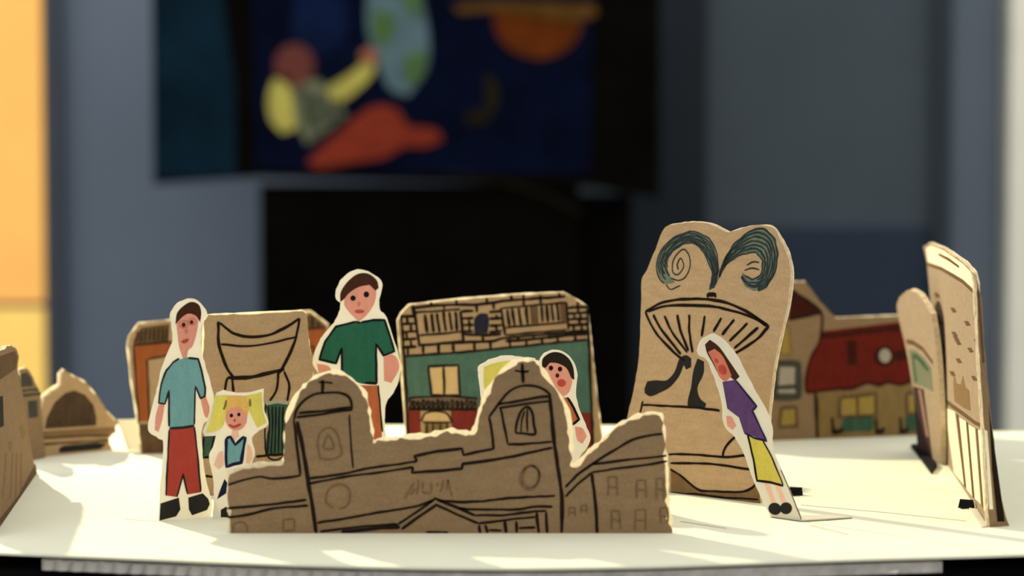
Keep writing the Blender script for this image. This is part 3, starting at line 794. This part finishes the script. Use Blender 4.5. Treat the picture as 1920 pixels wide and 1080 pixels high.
# ------------------------------------------------------------------ fountain
c = Card('fountain_cutout', 'tall tan cardboard fountain with two curling blue water plumes', 'cardboard cutout', (1160, 912), (1425, 944))
c.body('cardboard', [(1160, 911), (1168, 820), (1174, 785), (1188, 725), (1197, 670), (1199, 622), (1202, 560), (1202, 525), (1213, 503), (1229, 464), (1246, 426), (1271, 418), (1299, 415), (1332, 419), (1362, 433), (1371, 432), (1399, 424), (1427, 421), (1449, 426), (1463, 447), (1477, 475), (1484, 511), (1479, 567), (1466, 622), (1452, 692), (1443, 770), (1434, 860), (1425, 944)],
       CARD_TAN, EDGE, torn=0.0008, liner=LINER)
c.fill('basin_shade', [(1258, 878), (1276, 891), (1308, 917), (1336, 922), (1389, 923), (1410, 915), (1421, 903), (1426, 944), (1340, 936), (1258, 930)], BROWN_SHADE)
c.ink('basin', [[(1257, 880), (1276, 891), (1308, 917), (1336, 921), (1389, 922), (1410, 915), (1419, 905)], [(1253, 852), (1301, 852), (1357, 857), (1399, 854), (1430, 858)], [(1257, 868), (1336, 870), (1406, 880), (1430, 882)], [(1378, 819), (1361, 838), (1355, 856)],
      [(1200, 775), (1206, 752)], [(1206, 759), (1248, 761), (1301, 764), (1350, 770)], ([(1258, 929), (1300, 926), (1340, 931), (1380, 934), (1422, 936)], 3)], INK, 3.6)
bw = c.ink('bowl', [[(1210, 585), (1243, 567), (1282, 561), (1327, 561), (1366, 569), (1404, 586), (1442, 612)], [(1216, 584), (1243, 575), (1282, 572), (1338, 575), (1382, 585), (1416, 597), (1438, 611)],
      [(1210, 585), (1227, 619), (1246, 642), (1271, 667), (1285, 676)], [(1442, 612), (1416, 639), (1382, 660), (1366, 668)]], INK, 4.5)
for s_ in ([(1225, 590), (1241, 619), (1277, 664)], [(1246, 592), (1260, 622), (1289, 661)], [(1270, 590), (1277, 622), (1291, 658)], [(1293, 590), (1293, 622), (1299, 661)], [(1322, 592), (1316, 631)], [(1353, 596), (1338, 622)], [(1377, 599), (1354, 628)], [(1402, 606), (1368, 640)], [(1422, 614), (1377, 653)]):
    c.ink('bowl_rib', [s_], INK, 4.5, 3, parent=bw)
c.ink('nozzle', [[(1327, 558), (1329, 551), (1341, 551), (1342, 558)], [(1329, 554), (1340, 554)]], INK, 4)
def plume(outer, inner, core):
    fl = c.fill('water_plume', outer + inner[::-1], PLUME, 1)
    A, B = catmull(outer, False, 5), catmull(inner, False, 5)
    st = []
    for i in range(7):
        t = i / 6
        line = []
        for j in range(24):
            a_, b_ = A[int(j / 23 * (len(A) - 1))], B[int(j / 23 * (len(B) - 1))]
            q = Vector(a_).lerp(Vector(b_), t)
            line.append((q.x + rnd.uniform(-1, 1), q.y + rnd.uniform(-1, 1)))
        n0 = rnd.randint(0, 2)
        st.append((line[n0:24 - rnd.randint(0, 5)], 2.2 + 1.6 * rnd.random()))
    c.ink('plume_strokes', st, PLUME_INK, 3, 2, parent=fl, wobble=0.8)
    c.ink('curl', core, PLUME_INK, 2.4, 2, parent=fl)
plume([(1338, 540), (1346, 515), (1347, 493), (1338, 462), (1323, 443), (1301, 434), (1279, 438), (1255, 453), (1238, 472), (1231, 499), (1237, 520), (1249, 533), (1266, 530)],
      [(1332, 543), (1335, 514), (1328, 489), (1316, 469), (1300, 457), (1282, 457), (1264, 469), (1252, 487), (1251, 505), (1258, 521)],
      [[(1258, 521), (1273, 526), (1286, 518), (1294, 499), (1292, 478), (1282, 467), (1269, 477), (1261, 494), (1262, 511), (1272, 515), (1282, 500), (1277, 484), (1270, 496), (1272, 506)], [(1249, 533), (1258, 543), (1276, 535)]])
plume([(1338, 541), (1360, 487), (1374, 462), (1394, 443), (1413, 431), (1431, 430), (1449, 443), (1457, 469), (1456, 493), (1449, 520), (1434, 539), (1414, 546), (1397, 537), (1390, 523)],
      [(1341, 537), (1360, 499), (1380, 483), (1401, 475), (1419, 475), (1428, 486), (1430, 499), (1427, 514), (1416, 523), (1402, 520), (1392, 511)],
      [[(1400, 497), (1412, 491), (1424, 492)], [(1396, 507), (1410, 503), (1424, 506)], [(1404, 530), (1418, 530)]])
c.fill('scroll_foot', [(1209, 728), (1214, 715), (1230, 713), (1250, 713), (1265, 697), (1274, 673), (1286, 666), (1296, 672), (1296, 688), (1287, 693), (1282, 684), (1273, 706), (1256, 726), (1238, 736), (1220, 743), (1209, 737)], SHOE, 2, True)
c.fill('scroll_stem', [(1308, 672), (1320, 678), (1319, 701), (1308, 726), (1312, 746), (1324, 757), (1322, 764), (1290, 763), (1290, 750), (1296, 726), (1300, 697)], SHOE, 2, True)

# ------------------------------------------------------------------ balloon card
c = Card('balloon_cutout', 'tan cardboard panel with a hot air balloon outline behind the blond girl', 'cardboard cutout', (370, 930), (602, 922))
c.body('cardboard', [(370, 929), (374, 800), (378, 680), (380, 600), (390, 589), (481, 585), (568, 581), (576, 588), (581, 640), (588, 692), (595, 790), (602, 922)], CARD_PALE, EDGE, torn=0.0014, liner=LINER, smooth=False)
c.ink('balloon', [[(411, 605), (438, 625), (472, 632), (507, 627), (542, 610), (562, 597)], [(409, 603), (411, 649), (425, 688), (438, 708)], [(562, 597), (553, 640), (533, 684), (520, 703)], ([(414, 645), (464, 649), (516, 641), (557, 631)], 3.5), ([(429, 708), (464, 708), (499, 701), (533, 692)], 6)], INK, 4.5)
for s_ in ([(431, 706), (424, 716), (421, 745)], [(435, 708), (438, 735)], [(522, 701), (518, 731), (506, 752)], [(533, 696), (542, 722), (539, 752)]):
    c.ink('basket_rope', [s_], INK, 4)
bk = c.fill('basket', [(498, 757), (540, 752), (540, 790), (534, 850), (497, 853), (500, 815), (505, 800)], DARK_TEAL, 1)
c.fill('basket_rim', [(498, 753), (508, 749), (530, 747), (542, 752), (540, 759), (520, 756), (499, 760)], GREY_PALE, 2, parent=bk)
c.ink('basket_weave', [[(503 + i * 7, 762), (505 + i * 6, 800), (501 + i * 7, 850)] for i in range(6)] + [[(498, 757), (500, 852), (534, 850), (541, 756)]], INKB, 2.5, 2, parent=bk)
bk = c.fill('basket', [(380, 818), (404, 816), (400, 835), (394, 858), (380, 858)], DARK_TEAL, 1)
c.ink('basket_weave', [[(382, 820), (380, 856)], [(402, 818), (395, 850)], [(380, 858), (396, 857)]], INKB, 3.5, 2, parent=bk)
c.ink('ground_line', [[(376, 892), (400, 894)], [(480, 856), (510, 853), (545, 852)]], INK, 4)

# ------------------------------------------------------------------ orange house behind the balloon card
c = Card('house_cutout', 'cardboard house with striped roof and orange frame behind the balloon panel', 'cardboard cutout', (262, 852), (628, 842))
c.body('cardboard', [(264, 852), (261, 840), (255, 784), (244, 714), (237, 649), (240, 631), (259, 605), (320, 599), (450, 590), (583, 582), (617, 608), (624, 660), (628, 842)], CARD_PALE, EDGE, torn=0.0015, liner=LINER, smooth=False)
r = c.fill('striped_roof', [(249, 640), (264, 614), (318, 607), (316, 642), (250, 648)], ROOF_DARK)
for i in range(8):
    c.ink('roof_stripe', [[(258 + i * 8, 620 - i), (256 + i * 8, 640)]], INK, 2.6, 2, parent=r)
c.fill('orange_frame', [(250, 648), (330, 641), (330, 664), (276, 674), (281, 790), (260, 790)], ORANGE_FRAME)
c.ink('frame_outline', [[(250, 648), (330, 640)], [(276, 674), (281, 790)], [(276, 674), (330, 664)], [(250, 648), (260, 795)]], INK, 3, 2)
c.fill('lower_wall', [(260, 795), (330, 795), (330, 850), (266, 850)], ROOF_DARK)
r = c.fill('striped_roof', [(574, 592), (583, 588), (609, 610), (610, 616), (576, 616)], ROOF_DARK)
c.ink('roof_stripe', [[(586, 594), (586, 614)], [(596, 602), (597, 614)]], INK, 3, 2, parent=r)
c.fill('orange_frame', [(574, 617), (612, 616), (616, 660), (578, 662)], ORANGE_FRAME)
c.ink('frame_outline', [[(574, 617), (612, 615)], [(582, 648), (590, 655), (586, 665)]], INK, 3, 2)

# white flap beside it
c = Card('paper_flap', 'small blank white paper flap standing left of the orange framed house', 'paper flap', (238, 846), (264, 844))
c.body('paper', [(240, 845), (232, 822), (224, 800), (220, 786), (240, 787), (256, 785), (261, 812), (264, 843)], PAPER, PAPER, t=0.0007, smooth=False)

# ------------------------------------------------------------------ restaurant with red awning
c = Card('restaurant_cutout', 'cardboard restaurant with maroon awning roof and yellow windows at the back', 'cardboard cutout', (1250, 834), (1752, 815))
c.body('cardboard', [(1250, 834), (1252, 640), (1300, 600), (1440, 560), (1487, 527), (1511, 527), (1538, 564), (1567, 595), (1618, 593), (1689, 590), (1748, 588), (1752, 815)], CARD, EDGE, torn=0.001, liner=LINER, smooth=False)  # left end lengthened unseen behind the fountain to shade the ground
c.fill('gable_roof', [(1484, 544), (1496, 550), (1538, 584), (1538, 588), (1478, 598)], MAROON_DARK)
c.ink('gable_outline', [[(1478, 600), (1538, 588)], [(1486, 544), (1538, 584), (1539, 632)]], INK, 4, 2)
def pane(pts, m=None, fr=INK, wd=4):
    w_ = c.fill('window', pts, m or YELLOW_PANE, 2)
    c.ink('window_frame', [(pts + [pts[0]], wd, False)], fr, wd, 3, parent=w_)
    return w_
pane([(1469, 612), (1480, 612), (1483, 664), (1461, 664)], fr=OLIVE)
w = pane([(1455, 681), (1496, 682), (1498, 744), (1452, 744)], GREY_PALE, SLATE_FRAME, 11)
c.fill('window_shelf', [(1454, 723), (1494, 720), (1494, 729), (1454, 731)], SLATE_FRAME, 3, parent=w)
pane([(1464, 765), (1492, 763), (1494, 799), (1462, 801)], fr=ROOF_DARK, wd=5)
rf = c.fill('awning_roof', [(1541, 621), (1692, 603), (1750, 598), (1750, 708), (1711, 713), (1690, 720), (1665, 716), (1647, 721), (1624, 717), (1600, 727), (1564, 729), (1540, 733), (1512, 736), (1511, 710), (1520, 671), (1535, 644)], MAROON)
c.ink('awning_outline', [([(1541, 631), (1692, 614), (1750, 610)], 8), [(1541, 622), (1535, 644), (1520, 671), (1511, 710), (1512, 736)], [(1512, 736), (1564, 730), (1600, 728), (1624, 718), (1647, 722), (1665, 717), (1690, 721), (1711, 714), (1750, 709)]], MAROON_DARK, 5, 2, parent=rf)
c.fill('dormer', [(1588, 640), (1605, 638), (1607, 683), (1590, 684)], MAROON_DARK, 3, parent=rf)
dm = c.fill('round_dormer', ell(1658, 668, 20, 19), MAROON_DARK, 3, True)
c.fill('round_pane', ell(1659, 667, 11, 13), GREY_PALE, 4, True, parent=dm)
c.fill('dormer', [(1678, 660), (1702, 654), (1704, 674), (1680, 676)], MAROON_DARK, 3, parent=rf)
c.ink('wall_corner', [[(1529, 736), (1531, 780), (1532, 823)]], INK, 6)
c.fill('lower_wall', [(1534, 738), (1750, 716), (1750, 812), (1535, 821)], OLIVE, 1)
w = pane([(1574, 746), (1642, 738), (1642, 779), (1574, 782)], fr=ROOF_DARK, wd=6)
c.ink('mullion', [[(1607, 743), (1608, 781)]], ROOF_DARK, 5, 4, parent=w)
pane([(1700, 738), (1745, 734), (1745, 775), (1700, 776)], fr=ROOF_DARK, wd=6)
c.fill('cafe_table', [(1577, 792), (1588, 782), (1633, 779), (1641, 792), (1635, 808), (1580, 810)], DARK_TEAL, 3, True)
c.fill('cafe_table', [(1696, 780), (1745, 776), (1745, 806), (1698, 810)], DARK_TEAL, 3)
for (x0, x1) in ((1558, 1578), (1640, 1656), (1686, 1700)):
    c.ink('chair', [[(x0 + 2, 782), (x0 + 4, 812)], [(x1, 800), (x1, 812)], ([(x0, 810), (x1, 809)], 8)], INK, 5, 4)

# ------------------------------------------------------------------ right side cards
c = Card('shop_cutout', 'narrow round topped cardboard shop front leaning behind the folded screen', 'cardboard cutout', (1720, 846), (1764, 872), up=(-0.13, 0, 1))
c.body('cardboard', [(1720, 846), (1718, 800), (1710, 725), (1698, 655), (1683, 590), (1681, 570), (1688, 553), (1704, 542), (1722, 550), (1734, 567), (1746, 588), (1754, 640), (1759, 692), (1763, 760), (1765, 820), (1764, 872)], CARD_PINK, EDGE, t=0.004, torn=0.0012, liner=LINER)
c.fill('fascia_band', [(1699, 636), (1712, 638), (1730, 650), (1749, 676), (1749, 684), (1730, 659), (1712, 647), (1701, 645)], ROOF_DARK, 1)
c.fill('shop_window', [(1704, 656), (1716, 656), (1734, 672), (1746, 690), (1750, 735), (1730, 724), (1713, 720)], GREEN_GREY, 1)
c.fill('window_frame', [(1710, 662), (1720, 664), (1736, 682), (1742, 694), (1738, 696), (1722, 676), (1714, 672), (1720, 716), (1716, 716)], DARK_TEAL, 2)
c.fill('lower_wall', [(1712, 724), (1732, 730), (1741, 800), (1749, 862), (1734, 854), (1721, 846)], PURPLE_DARK, 1)
c.fill('door_stripe', [(1722, 730), (1727, 731), (1742, 820), (1737, 818)], PINK_BAND, 2)
FOOTPRINT = [ground(*p) for p in ((1708, 839), (1719, 838), (1757, 876), (1747, 890))]
P4 = [c.inv @ (p + Vector((0, 0, h))) for h in (0.0002, 0.0030) for p in FOOTPRINT]
link_mesh('black_strip', P4, [(4, 5, 6, 7), (3, 2, 1, 0), (0, 1, 5, 4), (1, 2, 6, 5), (2, 3, 7, 6), (3, 0, 4, 7)], [INKB], c.root)  # thin black wedge beside the base of the shop front

UPB = (-0.06, 0, 1)
c = Card('folded_screen_cutout', 'tall folded cardboard tower with specks above and pale stripes below, far right', 'cardboard cutout', (1769, 860), (1853, 987), up=UPB)
c.body('cardboard', [(1769, 860), (1766, 784), (1759, 682), (1746, 580), (1738, 494), (1731, 462), (1742, 454), (1769, 464), (1790, 478), (1807, 490), (1824, 509), (1829, 531), (1836, 682), (1845, 816), (1853, 987)], CARD_PINK, EDGE, t=0.0025, torn=0.0012, liner=LINER, smooth=False)
c.fill('roof_band', [(1737, 466), (1746, 461), (1770, 470), (1790, 484), (1806, 495), (1822, 512), (1824, 540), (1806, 524), (1790, 514), (1765, 500), (1740, 491)], WHITE_STRIPE, 1)
c.fill('roof_line', [(1739, 492), (1765, 501), (1790, 516), (1806, 526), (1825, 544), (1825, 550), (1806, 532), (1790, 522), (1765, 507), (1740, 498)], ROOF_DARK, 2)
c.fill('roof_mark', [(1760, 474), (1780, 484), (1798, 498), (1799, 503), (1780, 490), (1760, 479)], ROOF_DARK, 2)
for (px, py) in ((1788, 581), (1814, 606), (1790, 626), (1797, 642), (1766, 648), (1759, 594), (1763, 604), (1798, 676), (1786, 700), (1827, 709), (1757, 553), (1820, 656), (1793, 634), (1831, 600), (1832, 640)):
    c.fill('speck', [(px - 6, py - 4), (px + 1, py - 4), (px + 6, py + 4), (px - 1, py + 5)], ROOF_DARK, 2)
c.fill('castle_emblem', [(1788, 720), (1789, 696), (1793, 718), (1801, 722), (1806, 704), (1810, 726), (1817, 732), (1820, 770), (1806, 764), (1790, 752)], BROWN_SHADE, 2)
c.fill('hem_line', [(1765, 741), (1785, 757), (1805, 771), (1828, 789), (1843, 796), (1843, 803), (1828, 796), (1805, 779), (1785, 765), (1765, 749)], ROOF_DARK, 2)
for q in ([(1772, 764), (1790, 772), (1808, 910), (1789, 886)], [(1799, 783), (1811, 790), (1823, 930), (1813, 918)], [(1816, 796), (1828, 803), (1839, 945), (1828, 935)], [(1834, 806), (1842, 808), (1850, 968), (1845, 955)]):
    c.fill('pale_stripe', q, WHITE_STRIPE, 1)
for q in ([(1793, 775), (1797, 778), (1811, 914), (1808, 911)], [(1812, 791), (1815, 793), (1827, 934), (1824, 931)], [(1830, 803), (1833, 805), (1844, 953), (1841, 948)]):
    c.fill('stripe_line', q, ROOF_DARK, 2)
c2 = Card('folded_panel', '', '', (1853, 989), (1893, 986), up=UPB, root=c)
c2.body('folded_panel', [(1853, 989), (1845, 816), (1836, 682), (1829, 531), (1824, 509), (1830, 514), (1835, 531), (1843, 563), (1850, 682), (1856, 735), (1864, 816), (1876, 923), (1893, 986)], CARD, EDGE, t=0.003, torn=0.001, liner=LINER, smooth=False)
c2.fill('pale_stripe', [(1846, 806), (1851, 808), (1862, 955), (1855, 955)], WHITE_STRIPE, 1)
c2.fill('dark_stripe', [(1854, 760), (1859, 800), (1884, 978), (1870, 978), (1860, 880)], INK, 1)  # black patch painting in the shade on the folded panel
c2.fill('dark_stripe', [(1832, 545), (1836, 545), (1846, 680), (1842, 680)], ROOF_DARK, 1)
FOOTPRINT = [ground(*p) for p in ((1817, 955), (1832, 957), (1851, 988), (1840, 990))]
P4 = [c.inv @ (p + Vector((0, 0, h))) for h in (0.0003, 0.0012) for p in FOOTPRINT]
link_mesh('paper_foot', P4, [(4, 5, 6, 7), (3, 2, 1, 0), (0, 1, 5, 4), (1, 2, 6, 5), (2, 3, 7, 6), (3, 0, 4, 7)], [PAPER], c.root)

# ------------------------------------------------------------------ left side cards
c = Card('tower_cutout', 'brown cardboard tower with dark roof at the left picture edge', 'cardboard cutout', (-14, 1008), (70, 886), up=(-0.10, 0, 1))
c.body('cardboard', [(-14, 1008), (-20, 900), (-24, 780), (-26, 700), (-16, 662), (0, 655), (20, 645), (31, 652), (36, 668), (33, 697), (37, 705), (43, 740), (50, 790), (57, 827), (63, 865), (70, 886)], CARD, EDGE, t=0.004, torn=0.0014, liner=LINER, smooth=False)
c.fill('roof', [(-22, 680), (0, 668), (28, 658), (33, 670), (29, 692), (0, 712), (-22, 725)], ROOF_DARK, 1)
c.fill('yellow_patch', [(36, 800), (42, 796), (48, 815), (42, 824)], OLIVE, 1)
c.fill('window', [(-3, 745), (5, 742), (7, 798), (0, 802)], SHOE, 1)
c.fill('pencil_mark', [(14, 830), (20, 826), (24, 838), (18, 846)], BROWN_SHADE, 1)
for (x0, x1) in ((10, 4), (22, 18), (30, 28), (38, 38)):
    c.fill('pencil_stripe', [(x0, 850), (x0 + 3, 848), (x1 + 3, 930), (x1, 935)], BROWN_SHADE, 1)
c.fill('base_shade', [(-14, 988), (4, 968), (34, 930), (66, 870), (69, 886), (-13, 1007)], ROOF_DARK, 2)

c = Card('shed_cutout', 'small cardboard house with grey striped roof between tower and arch', 'cardboard cutout', (40, 868), (86, 858))
c.body('cardboard', [(38, 868), (36, 760), (36, 692), (50, 688), (60, 700), (77, 737), (79, 775), (86, 858)], CARD, EDGE, torn=0.001, liner=LINER, smooth=False)
c.fill('roof', [(38, 702), (50, 698), (58, 708), (62, 724), (40, 726)], SLATE_FRAME, 1)
c.ink('roof_bands', [[(38, 733), (72, 730)], [(38, 742), (76, 738)]], SLATE_FRAME, 4, 2)
c.fill('window', [(52, 752), (70, 750), (71, 782), (54, 784)], SLATE_FRAME, 1)

c = Card('arch_cutout', 'low cardboard building with a big dark arch at the left', 'cardboard cutout', (62, 859), (214, 843))
c.body('cardboard', [(62, 858), (60, 824), (70, 780), (82, 742), (98, 728), (112, 720), (113, 700), (121, 691), (135, 701), (163, 715), (183, 738), (204, 770), (222, 788), (220, 812), (206, 824), (214, 843), (150, 850)], CARD_PALE, EDGE, t=0.004, torn=0.0022, liner=LINER, smooth=False)
a = c.fill('arch', [(84, 804), (88, 783), (102, 755), (122, 737), (139, 732), (159, 740), (175, 759), (181, 783), (180, 798)], ARCH_DARK, 1)
c.fill('sill_band', [(66, 810), (216, 800), (218, 812), (64, 822)], BROWN_SHADE, 1)
c.ink('sill_lines', [[(64, 823), (140, 818), (206, 816)], [(64, 834), (140, 829), (205, 826)]], ROOF_DARK, 4, 2)
c.fill('doorway', [(110, 842), (118, 836), (180, 830), (200, 832), (188, 842), (112, 849)], SHOE, 2)

# ------------------------------------------------------------------ black clips
def clip(label, px, py, w, h, rz):
    root = bpy.data.objects.new('binder_clip', None)
    p = ground(px, py)
    root.location = p
    root.rotation_euler = (0, 0, rz)
    COL.objects.link(root)
    tag(root, label, 'clip', 'black clips')
    v = [(-w, -h * .6, 0), (w, -h * .6, 0), (w, h * .6, 0), (-w, h * .6, 0), (-w * .9, -h * .12, h), (w * .9, -h * .12, h), (w * .9, h * .12, h), (-w * .9, h * .12, h)]
    fcs = [(0, 3, 2, 1), (4, 5, 6, 7), (0, 1, 5, 4), (1, 2, 6, 5), (2, 3, 7, 6), (3, 0, 4, 7)]
    link_mesh('clip_body', v, fcs, [INKB], root)
    pts = [Vector((-w * .45, -h * .6, 0.0008)), Vector((-w * .3, -h * 1.3, 0.0008)), Vector((w * .3, -h * 1.3, 0.0008)), Vector((w * .45, -h * .6, 0.0008))]
    v, fcs = [], []
    for i, p_ in enumerate(pts):
        for dx, dz in ((-.0005, -.0004), (.0005, -.0004), (.0005, .0004), (-.0005, .0004)):
            v.append(p_ + Vector((dx, dx if i in (1, 2) else 0, dz)))
    for i in range(3):
        for q in range(4):
            fcs.append((4 * i + q, 4 * i + (q + 1) % 4, 4 * i + 4 + (q + 1) % 4, 4 * i + 4 + q))
    fcs += [(3, 2, 1, 0), (12, 13, 14, 15)]
    link_mesh('clip_handle', v, fcs, [INKB], root)
clip('small black clip on the sheet behind the leaning woman', 1492, 928, 0.0052, 0.0058, -0.2)
clip('small black clip at the foot of the far right striped tower', 1812, 952, 0.0052, 0.0060, -0.5)
